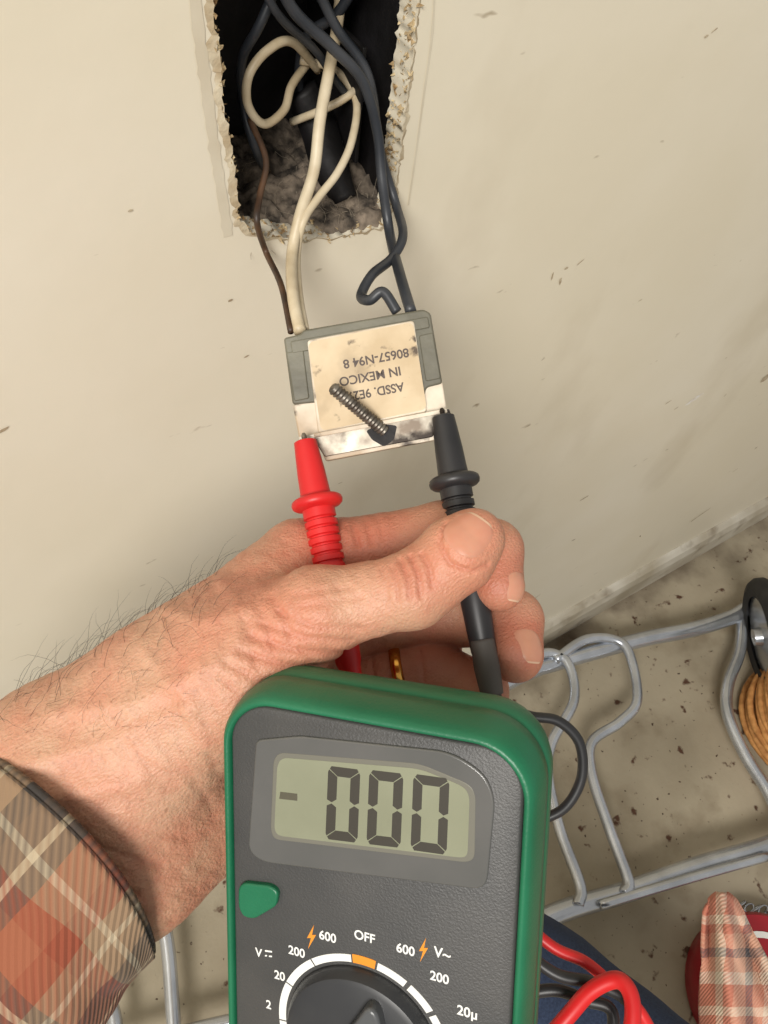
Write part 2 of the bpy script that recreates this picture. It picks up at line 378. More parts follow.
# ---------------------------------------------------------------- switch device
sw=root('light_switch')
D=Frame(ray(365,378)*0.285,(0.983,-0.183,0.0),(0.12,0.99,0.04))
def dpx(L,w=0): return [D.at(x,y,w) for x,y in L]
plate('grey_housing',D,rpoly(dpx([(283,337),(300,333),(303,329),(424,308),(431,312),(443,383),(427,387),(424,398),(319,416),(316,402),(292,404)]),1.2),1.5,25,M['dg'],sw,bevel=0.0008)
plate('housing_ridge',D,rpoly(dpx([(290,341),(428,316),(430,327),(292,353)]),0.8),0.7,3,M['dg'],sw,bevel=0.0004)
plate('housing_clip_left',D,rpoly(dpx([(286,352),(303,349),(309,398),(294,401)]),0.8),0.9,3,M['dg'],sw,bevel=0.0004)
plate('housing_clip_right',D,rpoly(dpx([(419,335),(433,332),(441,378),(426,381)]),0.8),0.9,3,M['dg'],sw,bevel=0.0004)
plate('white_base',D,rpoly(dpx([(292,404),(443,380),(448,413),(299,441)]),1.0),2.2,24,M['dw'],sw,bevel=0.0006)
plate('centre_block',D,rpoly(dpx([(307,340),(414,320),(427,412),(318,434)]),1.5),0.2,4,M['dw'],sw,bevel=0.0005)
plate('label',D,rpoly(dpx([(308,342),(413,322),(427,409),(321,431)]),2.4),0.05,0.25,M['lab'],sw)
plate('yoke_flange',D,rpoly(dpx([(314,436),(446,411),(450,416),(434,424),(433,437),(325,457),(316,443)]),0.8),-1.5,0.6,M['steel'],sw,bevel=0.0003)
plate('yoke_strap',D,rpoly(dpx([(299,437),(449,409),(451,414),(316,444),(300,443)]),0.4),0,22,M['steel'],sw)
plate('yoke_lip',D,rpoly(dpx([(322,452),(433,432),(435,440),(326,461)]),0.5),-1.0,8,M['dw'],sw,bevel=0.0003)
plate('yoke_rim',D,rpoly(dpx([(314,434),(446,409),(447,413),(315,438)]),0.3),-2.4,0.4,M['dw'],sw,bevel=0.0002)
plate('oil_stain',D,rpoly(dpx([(366,431),(381,424),(397,426),(394,440),(384,447),(372,440)]),1),-1.65,-1.5,M['boxm'],sw)
for i,(s,px,py,sz,sx) in enumerate([('80657-N94 8',376,358,4.6,1.0),('IN MEXICO',370,376,4.6,1.0),('ASSD. 9E29K',372,392,4.6,0.95)]):
    x,y=D.at(px,py); text('label_text_%d'%i,s,D,x,y,sz,-0.02,M['ink'],sw,rot=math.pi,sx=sx)
A=D.P(*D.at(384,431),-1.0); B=D.P(*D.at(334,391),-12.0)
pts=[];rr=[];n=72
for i in range(n+1):
    t=i/n; pts.append(A+(B-A)*t); rr.append(0.00245 if i%4<2 else 0.0020)
rr[-1]=0.0016
v,f=tubegeo(pts,rr,16); mk('mounting_screw',v,f,M['screw'],sw)

# ---------------------------------------------------------------- probes
def probe(name,p0,p1,prof,m):
    r_=root(name); p0=np.array(p0);p1=np.array(p1); L=np.linalg.norm(p1-p0); ax=(p1-p0)/L
    pts=[p0+ax*t*L for t,_ in prof]; rr=[r*0.001 for _,r in prof]
    v,f=tubegeo(pts,rr,32); mk('handle',v,f,m,r_,angle=38)
    v,f=tubegeo([p0-ax*0.003,p0-ax*0.002,p0+ax*0.004],[0.0006,0.001,0.001],10); mk('metal_tip',v,f,M['steel'],r_)
    return r_,p0,p1,ax
def prof(k=1.0):
    P=[(0,3.4),(0.004,4.2),(0.05,4.6),(0.13,5.2),(0.20,5.5),(0.222,5.7),(0.230,8.2),(0.238,9.2),(0.250,9.5),(0.262,9.2),(0.270,8.2),(0.276,6.0)]
    t=0.29
    while t<0.47:
        P+=[(t,6.0),(t+0.020,6.0),(t+0.024,5.1),(t+0.030,5.1)]; t+=0.034
    P+=[(0.50,5.7),(0.7,5.3),(0.86,4.6),(0.88,4.0),(1.0,3.2)]
    return [(a,b*k) for a,b in P]
pr,_,_,_=probe('multimeter_probe',S(305,441,.279),S(356,700,.262),prof(0.98),M['red'])
pb,q0,q1,ax=probe('multimeter_probe',S(443,416,.279),S(491,692,.262),prof(0.97),M['blk'])
tube('strain_relief',[S(482,640,.264),S(487,668,.262),S(492,694,.262)],[0.0042,0.0046,0.004],M['blkend'],pb)
tube('black_lead',[S(490,688,.262),S(505,706,.263),S(530,716,.263),S(558,721,.263),S(579,742,.264),S(582,775,.266),S(569,803,.268),S(548,817,.27),S(510,825,.272),S(470,870,.275)],0.0018,M['blk'],pb)
tube('red_lead',[S(355,696,.263),S(365,730,.265),S(400,790,.27),S(430,860,.275)],0.0018,M['red'],pr)
tube('black_lead_coil',[S(500,930,.30),S(552,972,.295),S(590,982,.29),S(622,996,.285),S(634,1016,.28),S(625,1050,.28),S(590,1070,.285)],0.0023,M['blk'],pb)
tube('black_lead_coil_2',[S(500,1000,.30),S(552,990,.298),S(585,1000,.293),S(612,1012,.29),S(610,1060,.29)],0.0023,M['blk'],pb)
tube('red_lead_coil',[S(500,900,.31),S(550,945,.305),S(585,962,.30),S(612,985,.295),S(640,1012,.29),S(665,1060,.29)],0.0023,M['red'],pr)
tube('red_lead_coil_2',[S(530,1060,.285),S(568,1016,.285),S(592,990,.283),S(618,980,.28),S(632,1000,.275),S(628,1040,.27),S(600,1080,.27)],0.0030,M['red'],pr)

# ---------------------------------------------------------------- multimeter
mm=root('multimeter')
G=Frame(ray(378,715)*0.203,(0.93,0.075,-0.33),(0.02,1.0,0.16))
def gpx(L,w=0): return [G.at(x,y,w) for x,y in L]
xl=G.at(225,900)[0]; xr=G.at(528,900)[0]; yt=G.at(370,717)[1]
cx=(xl+xr)/2; hw=(xr-xl)/2; yb=yt+150
def rrect(ins,rt_=16,n=12):
    x0_,x1_,y0_,y1_=cx-hw+ins,cx+hw-ins,yt+ins,yb-ins; r=max(2,rt_-ins*0.8); out=[]
    for (qx,qy,a0) in ((x1_-r,y0_+r,-90),(x1_-r,y1_-r,0),(x0_+r,y1_-r,90),(x0_+r,y0_+r,180)):
        for k in range(n+1):
            an=math.radians(a0+90*k/n); out.append((qx+r*math.cos(an),qy+r*math.sin(an)))
    return out
def rloft(name,prof_,m,parent,cap0=True,cap1=True,angle=None,rt_=16):
    vs=[];fs=[];n=None
    for ins,w in prof_:
        L=rrect(ins,rt_); n=len(L); vs+=[G.P(x,y,w) for x,y in L]
    for i in range(len(prof_)-1):
        for k in range(n): fs.append((i*n+k,i*n+(k+1)%n,(i+1)*n+(k+1)%n,(i+1)*n+k))
    if cap0: fs.append(tuple(range(n)))
    if cap1: fs.append(tuple(range((len(prof_)-1)*n,len(prof_)*n)))
    return mk(name,vs,fs,m,parent,angle=angle)
rloft('green_holster',[(2.6,3.5),(2.4,0.6),(2.0,-0.1),(1.4,-0.4),(0.6,0.0),(-0.2,1.2),(-0.9,3.5),(-1.8,9),(-1.9,13),(-1.5,13.5),(-1.5,14),(-1.9,14.5),(-2.0,21),(-1.0,25),(1.4,28.5),(5,30)],M['green'],mm,cap0=False)
rloft('face_plate',[(2.6,10),(2.6,1.4),(3.1,0.7),(3.6,0.5)],M['face'],mm,rt_=14)
plate('display_bezel',G,rpoly(gpx([(256,740),(300,736),(452,752),(486,775),(495,800),(487,884),(478,889),(262,862),(248,850)]),[2,2,5,4,3,3,2,4,3]),-0.25,1.5,M['bez'],mm,bevel=0.0005)
plate('display_frame',G,rpoly(gpx([(280,752),(420,763),(471,784),(476,795),(475,858),(467,862),(275,839),(271,830),(274,759)]),[2,3,3,2,2,2,2,2,2]),-0.36,0.2,M['lcdr'],mm,bevel=0.0002)
plate('lcd_screen',G,rpoly(gpx([(283,757),(420,768),(465,786),(470,796),(468,854),(463,857),(279,835),(275,829),(278,764)]),[2,3,3,2,2,2,2,2,2]),-0.42,0.2,M['lcd'],mm)
segv=[];segf=[]
def quadpx(L):
    b=len(segv)
    for x,y in L: segv.append(G.P(*G.at(x,y),-0.46))
    segf.append(tuple(range(b,b+len(L))))
def zero(x0_,y0_,x1_,y1_,x2_,y2_,th=9.5):
    O=np.array([x0_,y0_],float);U=np.array([x1_-x0_,y1_-y0_],float);Vv=np.array([x2_-x0_,y2_-y0_],float)
    lu=np.linalg.norm(U);lv=np.linalg.norm(Vv);a=th/lu;b=th/lv;g=0.009
    def q(L): quadpx([tuple(O+U*s+Vv*t_) for s,t_ in L])
    q([(0.10,0),(0.90,0),(0.96-g,b*0.3),(1-a-g,b),(a+g,b),(0.04+g,b*0.3)])
    q([(a+g,1-b),(1-a-g,1-b),(0.96-g,1-b*0.3),(0.90,1),(0.10,1),(0.04+g,1-b*0.3)])
    q([(0,0.07+g),(0.03,0.04+g),(a,b+g),(a,0.5-b*0.35-g),(a*0.5,0.5-g),(0,0.5-b*0.25-g)])
    q([(0,0.5+b*0.25+g),(a*0.5,0.5+g),(a,0.5+b*0.35+g),(a,1-b-g),(0.03,0.96-g),(0,0.93-g)])
    q([(1,0.07+g),(0.97,0.04+g),(1-a,b+g),(1-a,0.5-b*0.35-g),(1-a*0.5,0.5-g),(1,0.5-b*0.25-g)])
    q([(1,0.5+b*0.25+g),(1-a*0.5,0.5+g),(1-a,0.5+b*0.35+g),(1-a,1-b-g),(0.97,0.96-g),(1,0.93-g)])
zero(329,765,361,769,326,838); zero(370,769,404,773,367,843); zero(414,773,450,778,411,849)
mk('lcd_digits',segv,segf,M['seg'],mm,smooth=False)
segv=[];segf=[]
quadpx([(281,791),(298,793),(298,800),(280,798)])
mk('lcd_minus',segv,segf,M['segf'],mm,smooth=False)
plate('power_button',G,rpoly(gpx([(245,881),(272,884),(280,890),(278,904),(256,917),(245,915),(240,905),(240,886)]),1.6),-1.2,1.0,M['green'],mm,bevel=0.0006)
dc=G.at(361,1040)
def ring(name,r0,r1,a0,a1,w0,w1,m,n=48,center=dc):
    P=[]
    for k in range(n+1):
        an=math.radians(a0+(a1-a0)*k/n); P.append((center[0]+r1*math.sin(an),center[1]-r1*math.cos(an)))
    for k in range(n,-1,-1):
        an=math.radians(a0+(a1-a0)*k/n); P.append((center[0]+r0*math.sin(an),center[1]-r0*math.cos(an)))
    N=len(P); vs=[G.P(x,y,w0) for x,y in P]+[G.P(x,y,w1) for x,y in P]; fs=[]
    for k in range(n):
        fs.append((k,k+1,N-2-k,N-1-k)); fs.append((N+k,N+k+1,N+N-2-k,N+N-1-k))
    for k in range(N): fs.append((k,(k+1)%N,N+(k+1)%N,N+k))
    return mk(name,vs,fs,m,mm,smooth=False)
Rk=23.8
for nm,a0,a1 in (('a',-150,-122),('b',-121,-96),('c',-95,-66),('d',-65,-38),('e',-37,-8),('f',10,30),('g',33,52),('h',55,74),('i',77,100),('j',103,150)):
    ring('scale_arc_'+nm,Rk+0.5,Rk+2.8,a0,a1,0.36,0.6,M['print'],n=14)
ring('scale_off',Rk+0.4,Rk+3.1,-7,8.5,0.35,0.6,M['orange'],n=8)
vs=[];fs=[]
pk=[(6,-4.4),(Rk-3.5,-4.2),(Rk-2,-3.6),(Rk-1.0,-1.5),(Rk-0.6,0.3),(Rk-0.6,0.6)]
n=72
for r,w in pk:
    for k in range(n):
        an=2*math.pi*k/n; vs.append(G.P(dc[0]+r*math.cos(an),dc[1]+r*math.sin(an),w))
for i in range(len(pk)-1):
    for k in range(n): fs.append((i*n+k,i*n+(k+1)%n,(i+1)*n+(k+1)%n,(i+1)*n+k))
fs.append(tuple(range(n))); mk('rotary_knob',vs,fs,M['knob'],mm,angle=40)
plate('knob_pointer',G,rpoly([(dc[0]+a_+1.5,dc[1]+b_) for a_,b_ in [(3.0,-19),(6.0,-18),(9.5,-3),(7,12),(-8,12),(-6,-3)]],2.5),-8.0,-3.5,M['ptr'],mm,bevel=0.0022)
def lab(s,px,py,sz,m=None):
    x,y=G.at(px,py); text('print_'+s.replace(' ','_'),s,G,x,y,sz,0.40,m or M['print'],mm,sx=0.9)
for s,px,py,sz in [('V',258,954,4.0),('200',296,953,4.0),('600',327,938,4.0),('OFF',364,938,4.0),('600',405,951,4.0),('V~',442,955,4.4),('20',279,977,4.0),('200',439,979,4.0),('2',268,1006,4.0),('20µ',467,1014,4.2)]:
    lab(s,px,py,sz)
def bar(px0,py0,px1,py1,th,m,nm):
    plate(nm,G,gpx([(px0,py0),(px1,py1),(px1,py1+th),(px0,py0+th)],0.4),0.38,0.6,m,mm)
bar(265,950,272,951,1.6,M['print'],'dc_bar'); bar(265,955,267,955,1.4,M['print'],'dc_dash'); bar(269,955.5,272,955.8,1.4,M['print'],'dc_dash2')
for px,py in ((311,937),(423,950)):
    plate('high_voltage_bolt',G,gpx([(px+3,py-12),(px-4,py+1),(px,py+1),(px-3,py+12),(px+5,py-2),(px+1,py-2)],0.4),0.37,0.6,M['orange'],mm)

# ---------------------------------------------------------------- hand (one continuous surface)
def Q(px,py,z): return np.array([(px-384)/F*z,(py-512)/F*z,z],np.float32)
def seg(a,b):
    return (Q(*a[:3]),Q(*b[:3]),a[3]*a[2]/F,b[3]*b[2]/F)
palm=[((-110,915,264,92),(60,775,258,84)),((-60,1000,266,92),(112,862,264,76)),((70,770,258,84),(272,592,276,46)),
      ((100,800,264,75),(272,655,290,44)),((130,840,267,74),(266,715,294,48)),((120,850,267,70),(245,795,290,50)),
      ((130,765,254,68),(235,672,250,62)),((160,700,258,62),(262,640,262,52))]
thumb=[((235,672,250,60),(318,612,247,46)),((318,612,247,46),(368,600,246,36)),((368,600,246,36),(412,590,244,38)),((412,590,244,38),(432,576,244,35.5)),((432,576,244,35.5),(458,554,243,38)),((458,554,243,38),(474,539,243,31))]
fingers=[
 [((272,592,280,46),(300,562,285,42)),((300,562,285,42),(380,552,284,37)),((380,552,284,37),(444,539,281,38)),((444,539,281,36),(492,550,273,30)),((492,550,273,30),(499,586,266,25.5))],
 [((272,655,292,44),(360,622,298,34)),((360,622,298,34),(450,612,296,34)),((450,612,296,34),(512,620,282,30)),((512,620,282,30),(515,654,272,28.5))],
 [((268,715,294,42),(350,690,297,34)),((350,690,297,34),(430,672,294,33)),((430,672,294,33),(480,690,284,27)),((480,690,284,27),(484,720,274,25))],
 [((250,785,292,42),(340,765,298,32)),((340,765,298,32),(410,750,294,28)),((410,750,294,27),(445,765,280,23)),((445,765,280,23),(445,790,272,21))]]
def cap(p,s,flat=1.0):
    a,b,r1,r2=s; ba=b-a; pa=p-a; t=np.clip((pa@ba)/ba.dot(ba),0,1)
    q=pa-t[:,None]*ba
    if flat!=1.0: q=q*np.array([1,1,flat],np.float32)
    return np.sqrt((q*q).sum(1))-(r1+(r2-r1)*t)
def smin(a,b,k):
    hh=np.clip(0.5+0.5*(b-a)/k,0,1); return b+(a-b)*hh-k*hh*(1-hh)
palmS=[seg(*x) for x in palm]; thumbS=[seg(*x) for x in thumb]; fingS=[[seg(*x) for x in f_] for f_ in fingers]
creases=[([(400,560),(407,575),(409,594)],243,0.9,0.9),([(410,556),(417,573),(419,592)],243,0.9,1.0),([(421,553),(428,566),(430,582)],243,0.9,0.8),([(391,566),(397,580),(398,596)],243,0.9,0.6),([(382,568),(387,582),(387,596)],243,0.9,0.4),
 ([(262,628),(300,640),(345,648)],250,1.1,0.85),([(250,640),(292,654),(335,661)],250,1.1,0.85),([(268,616),(310,628),(352,634)],250,1.0,0.65),([(240,650),(270,668),(300,676)],250,1.2,0.7),([(235,664),(258,684),(276,694)],250,1.2,0.6),([(285,606),(320,618),(362,622)],250,1.0,0.5),
 ([(278,594),(292,610),(298,632)],250,1.3,0.55),([(262,598),(276,616),(282,640)],250,1.3,0.5),([(246,606),(260,626),(266,652)],250,1.3,0.4),
 ([(300,590),(330,585),(352,584)],250,1.3,0.4),([(306,600),(335,596),(362,592)],250,1.2,0.4),
 ([(60,800),(100,845),(150,875)],252,1.6,0.7),([(85,780),(125,820),(170,850)],252,1.4,0.45),([(40,830),(70,870),(120,905)],252,1.6,0.5),([(100,760),(150,800),(190,830)],252,1.4,0.3),([(120,700),(160,735),(190,775)],250,1.6,0.3),
 ([(200,700),(222,740),(226,790)],252,1.4,0.4),([(180,720),(205,760),(212,820)],252,1.4,0.35),
 ([(150,640),(200,680),(215,730)],250,2.8,-0.9),([(70,700),(150,690),(230,650)],250,3.2,-1.2),([(50,745),(140,720),(210,690)],250,2.8,-1.0),([(160,605),(215,612),(262,600)],256,2.8,-1.1),([(215,575),(250,600),(250,640)],256,2.2,-0.7),([(20,790),(90,770),(160,760)],250,3.0,-1.0),
 ([(444,524),(437,541),(447,561),(468,569),(484,562)],243,0.8,0.9),
 ([(350,516),(358,545)],272,1.0,0.8),([(364,514),(371,543)],272,0.9,0.7),([(378,514),(383,540)],272,0.9,0.45),([(338,520),(344,545)],272,0.9,0.45),
 ([(372,655),(376,690)],292,0.9,0.6),([(420,650),(424,690)],292,0.9,0.5),
]
crS=[([Q(x,y,z) for x,y in L],w_,dp) for L,z,w_,dp in creases]
def crease_field(p):
    out=np.zeros(len(p),np.float32)
    for L,w_,dp in crS:
        m_=None
        for a,b in zip(L[:-1],L[1:]):
            ba=(b-a)[:2]; pa=p[:,:2]-a[:2]; t=np.clip((pa@ba)/ba.dot(ba),0,1); q=pa-t[:,None]*ba; x=(q*q).sum(1)
            m_=x if m_ is None else np.minimum(m_,x)
        zc=L[0][2]; zm=np.clip((zc+8-p[:,2])/8,0,1)
        out=out+dp*np.exp(-m_/(w_*w_))*zm
    return out
def sdf(p,detail=True):
    dpm=None
    for i,s in enumerate(palmS):
        x=cap(p,s,1.12 if i<2 else 1.0); dpm=x if dpm is None else smin(dpm,x,16.0)
    dt=None
    for s in thumbS:
        x=cap(p,s); dt=x if dt is None else smin(dt,x,3.0)
    base_=smin(dpm,dt,9.0)
    allf=None
    for f_ in fingS:
        df_=None
        for s in f_:
            x=cap(p,s); df_=x if df_ is None else smin(df_,x,3.0)
        allf=df_ if allf is None else smin(allf,df_,1.2)
    pf=smin(dpm,allf,7.0)
    r_=smin(pf,base_,1.2)
    if detail: r_=r_+crease_field(p)
    return r_
lo=np.array([-185,-14,214],np.float32); hi=np.array([62,195,326],np.float32); st=1.4
nx,ny,nz=[int(v) for v in np.ceil((hi-lo)/st)]
gx=lo[0]+st*np.arange(nx,dtype=np.float32); gy=lo[1]+st*np.arange(ny,dtype=np.float32); gz=lo[2]+st*np.arange(nz,dtype=np.float32)
field=np.empty((nx,ny,nz),np.float32)
YY,ZZ=np.meshgrid(gy,gz,indexing='ij')
for i in range(0,nx,8):
    e=min(nx,i+8); XX=np.repeat(gx[i:e],ny*nz); P=np.stack([XX,np.tile(YY.ravel(),e-i),np.tile(ZZ.ravel(),e-i)],1)
    field[i:e]=sdf(P,False).reshape(e-i,ny,nz)
def surfnets(f):
    s=f<0; off=[(a,b,g) for a in (0,1) for b in (0,1) for g in (0,1)]
    cnt=sum(s[a:nx-1+a,b:ny-1+b,g:nz-1+g].astype(np.int8) for a,b,g in off)
    act=(cnt>0)&(cnt<8); idx=-np.ones(act.shape,np.int64); I=np.argwhere(act); idx[act]=np.arange(len(I))
    acc=np.zeros((len(I),3)); num=np.zeros(len(I))
    for ax in range(3):
        for a in (0,1):
            for b in (0,1):
                p=[0,0,0]; rest=[k for k in range(3) if k!=ax]; p[rest[0]]=a; p[rest[1]]=b; q=list(p); q[ax]=1
                fa=f[I[:,0]+p[0],I[:,1]+p[1],I[:,2]+p[2]]; fb=f[I[:,0]+q[0],I[:,1]+q[1],I[:,2]+q[2]]
                m_=(fa<0)!=(fb<0); t=np.where(m_,fa/np.where(m_,fa-fb,1),0)
                pt=np.tile(np.array(p,float),(len(I),1)); pt[:,ax]=t
                acc+=pt*m_[:,None]; num+=m_
    V_=(I+acc/num[:,None])*st+lo
    faces=[]
    for ax in range(3):
        sl=[slice(None)]*3; sl2=[slice(None)]*3; sl[ax]=slice(0,-1); sl2[ax]=slice(1,None)
        E=np.argwhere(s[tuple(sl)]!=s[tuple(sl2)]); r1,r2=[k for k in range(3) if k!=ax]
        ok=(E[:,r1]>0)&(E[:,r2]>0)&(E[:,r1]<f.shape[r1]-1)&(E[:,r2]<f.shape[r2]-1); E=E[ok]
        def g(d1,d2):
            e=E.copy(); e[:,r1]-=d1; e[:,r2]-=d2; return idx[e[:,0],e[:,1],e[:,2]]
        faces.append(np.stack([g(0,0),g(1,0),g(1,1),g(0,1)],1))
    fc=np.concatenate(faces); fc=fc[(fc>=0).all(1)]
    return V_,fc
HV,HF=surfnets(field)
hand=mk('human_hand',HV,HF,M['nail'],None)
ss=hand.modifiers.new('s','SUBSURF'); ss.levels=1; ss.render_levels=1
bpy.context.view_layer.update()
me=bpy.data.meshes.new_from_object(hand.evaluated_get(bpy.context.evaluated_depsgraph_get()))
hand.modifiers.clear(); old=hand.data; hand.data=me; bpy.data.meshes.remove(old)
co=np.empty(len(me.vertices)*3,np.float32); me.vertices.foreach_get('co',co); co=co.reshape(-1,3)
def grad(p,e=0.35,detail=False):
    g=np.stack([sdf(p+np.eye(3,dtype=np.float32)[k]*e,detail)-sdf(p-np.eye(3,dtype=np.float32)[k]*e,detail) for k in range(3)],1)/(2*e)
    return g
for it in range(2):
    g=grad(co); l2=np.maximum((g*g).sum(1),0.2); co=co-g*(np.clip(sdf(co,True),-1.4,1.4)/l2)[:,None]
co=co.astype(np.float32)
nrm=grad(co,0.6); nrm/=np.linalg.norm(nrm,axis=1)[:,None]
cf=crease_field(co)
cl_=co.tolist()
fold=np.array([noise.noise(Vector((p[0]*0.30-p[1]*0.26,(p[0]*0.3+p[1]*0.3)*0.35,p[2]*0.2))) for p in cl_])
l1=np.array([abs(noise.noise(Vector((p[0]*0.62-p[1]*0.50,(p[0]+p[1])*0.14,p[2]*0.3)))) for p in cl_])
l2_=np.array([abs(noise.noise(Vector((p[0]*0.25+p[1]*0.62+7,(p[0]-p[1])*0.16,p[2]*0.3+5)))) for p in cl_])
lines=np.exp(-(l1/0.06)**2)+0.7*np.exp(-(l2_/0.06)**2)
fine=np.array([noise.fractal(Vector(p)*0.35,1,2,3) for p in cl_])
px_=co[:,0]/co[:,2]*F+384; py_=co[:,1]/co[:,2]*F+512
tipmask=np.clip((430-px_)/60,0.12,1)
co=(co+nrm*((0.22*fold+0.04*fine-0.10*lines)*tipmask)[:,None]).astype(np.float32)
W=V2W(co*0.001).astype(np.float32); me.vertices.foreach_set('co',W.ravel()); me.update()
def gauss(c,r):
    dd=co-Q(*c); return np.exp(-(dd*dd).sum(1)/(r*r))
col=np.tile(np.array(lin((198,152,124))[:3]),(len(co),1))
pink=np.array(lin((200,124,98))[:3]); redc=np.array(lin((178,88,68))[:3]); pale=np.array(lin((214,176,148))[:3]); brown=np.array(lin((140,92,68))[:3])
def blend(c,wt):
    global col
    wt=np.clip(wt,0,1)[:,None]; col=col*(1-wt)+c*wt
ns=np.array([noise.fractal(Vector(p)*0.06,1,2,5) for p in cl_]); ns2=np.array([noise.fractal(Vector(p)*0.22+Vector((9,9,9)),1,2,3) for p in cl_])
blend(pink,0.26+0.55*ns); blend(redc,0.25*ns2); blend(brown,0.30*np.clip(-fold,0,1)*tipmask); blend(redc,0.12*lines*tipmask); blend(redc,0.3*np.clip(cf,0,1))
blend(pink,0.6*gauss((470,540,235),16)); blend(redc,0.6*gauss((505,575,262),14)); blend(redc,0.6*gauss((520,650,264),14)); blend(redc,0.5*gauss((330,535,275),22)); blend(redc,0.55*gauss((430,670,290),24)); blend(redc,0.4*gauss((380,540,270),16))
blend(pale,0.4*gauss((370,595,236),14)); blend(redc,0.45*gauss((412,580,235),9)); blend(pink,0.5*gauss((290,640,240),20)); blend(pale,0.3*gauss((120,720,235),40)); blend(redc,0.3*gauss((240,600,250),14))
fr=np.array([noise.noise(Vector(p)*0.8) for p in cl_]); blend(brown,np.clip((fr-0.45)*3,0,0.35)*(px_<300))
cl=me.color_attributes.new('skin_tone','FLOAT_COLOR','POINT'); cl.data.foreach_set('color',np.concatenate([col,np.ones((len(col),1))],1).astype(np.float32).ravel())
sk=mat('skin',(206,160,134),None,rough=0.46,bump=0.4,bscale=1100,sss=0.15)
nt=sk.node_tree; at=nt.nodes.new('ShaderNodeAttribute'); at.attribute_name='skin_tone'; b=nt.nodes['Principled BSDF']
nt.links.new(at.outputs['Color'],b.inputs['Base Color'])
vor=nt.nodes.new('ShaderNodeTexVoronoi'); vor.inputs['Scale'].default_value=700; tc=[n_ for n_ in nt.nodes if n_.type=='TEX_COORD'][0]
mp2=nt.nodes.new('ShaderNodeMapping'); mp2.inputs['Rotation'].default_value=(0.3,0.7,0.5); mp2.inputs['Scale'].default_value=(1,2.2,0.7); nt.links.new(tc.outputs['Object'],mp2.inputs['Vector']); nt.links.new(mp2.outputs['Vector'],vor.inputs['Vector'])
b2=nt.nodes.new('ShaderNodeBump'); b2.inputs['Strength'].default_value=0.3; b2.inputs['Distance'].default_value=0.0006
old_b=[n_ for n_ in nt.nodes if n_.type=='BUMP' and n_!=b2][0]
nt.links.new(vor.outputs['Distance'],b2.inputs['Height']); nt.links.new(old_b.outputs['Normal'],b2.inputs['Normal']); nt.links.new(b2.outputs['Normal'],b.inputs['Normal'])
me.materials.clear(); me.materials.append(sk); me.shade_smooth()
def nail(name,c,t_,n_,L,Wd,edge=0.84):
    c=Q(*c).astype(float); t_=np.array(t_,float); n_=np.array(n_,float); n_/=np.linalg.norm(n_); t_-=t_.dot(n_)*n_; t_/=np.linalg.norm(t_); b_=np.cross(n_,t_)
    NA,NB=18,16; P=[]
    for i in range(NA+1):
        s=-1+2*i/NA
        wdt=math.sqrt(max(0,1-abs(s)**3.2*(0.88 if s<0 else 0.72)))
        for j in range(NB+1):
            q=-1+2*j/NB; P.append(c+t_*(s*L/2)+b_*(q*Wd/2*wdt)+n_*12)
    P=np.array(P,np.float32)
    for _ in range(40): P=P-(n_*np.clip(sdf(P,False),-2,2)[:,None]*0.8).astype(np.float32)
    for i in range(NA+1):
        for j in range(NB+1):
            q=-1+2*j/NB; k=i*(NB+1)+j; rim=min(1,(1-abs(q))*5)*min(1,(i+0.3)/2.5)
            P[k]+=(n_*(-0.04+0.32*rim)).astype(np.float32)
    fs=[];mi=[]
    for i in range(NA):
        for j in range(NB):
            a=i*(NB+1)+j; fs.append((a,a+1,a+NB+2,a+NB+1)); mi.append(1 if -1+2*i/NA>edge else 0)
    o=mk(name,V2W(P*0.001),fs,[M['nail'],M['nailedge']],hand)
    for p_,m_ in zip(o.data.polygons,mi): p_.material_index=m_
    return o
nail('thumb_nail',(470,533,232),(0.66,-0.75,0.1),(0.16,-0.25,-1),14,13.5)
nail('index_nail',(509,586,262),(0.05,1,-0.25),(0.85,0.1,-0.52),10,9)
nail('middle_nail',(529,646,266),(0.05,1,-0.25),(0.75,0.05,-0.66),11,9.5)
a,b_,r1,r2=seg((350,690,297,34),(430,672,294,33)); tt=0.66; c=a+(b_-a)*tt; axn=(b_-a)/np.linalg.norm(b_-a)
rad=(r1+(r2-r1)*tt)+0.6; e1=np.cross(axn,[0,0,1]); e1/=np.linalg.norm(e1); e2=np.cross(axn,e1)
vs=[];fs=[];n=72
prf=[(-2.2,-0.6),(-2.0,0.5),(-1,0.9),(0,1.0),(1,0.9),(2.0,0.5),(2.2,-0.6)]
for k in range(n):
    an=2*math.pi*k/n; dr=e1*math.cos(an)+e2*math.sin(an)
    for x,y in prf: vs.append(V2W((c+axn*x+dr*(rad+y))*0.001))
m7=len(prf)
for k in range(n):
    for j in range(m7): fs.append((k*m7+j,k*m7+(j+1)%m7,((k+1)%n)*m7+(j+1)%m7,((k+1)%n)*m7+j))
mk('gold_ring',vs,fs,M['gold'])
line=(-0.62*nrm[:,0]-0.78*nrm[:,1])
cand=np.where((px_<215)&(px_>-60)&(nrm[:,2]<0.45)&(line>0.62)&(py_<900))[0]
cand2=np.where((px_>-60)&(px_<200)&(line>0.05)&(line<=0.62)&(nrm[:,2]<-0.3)&(py_<740))[0]
hv=[];hf=[]
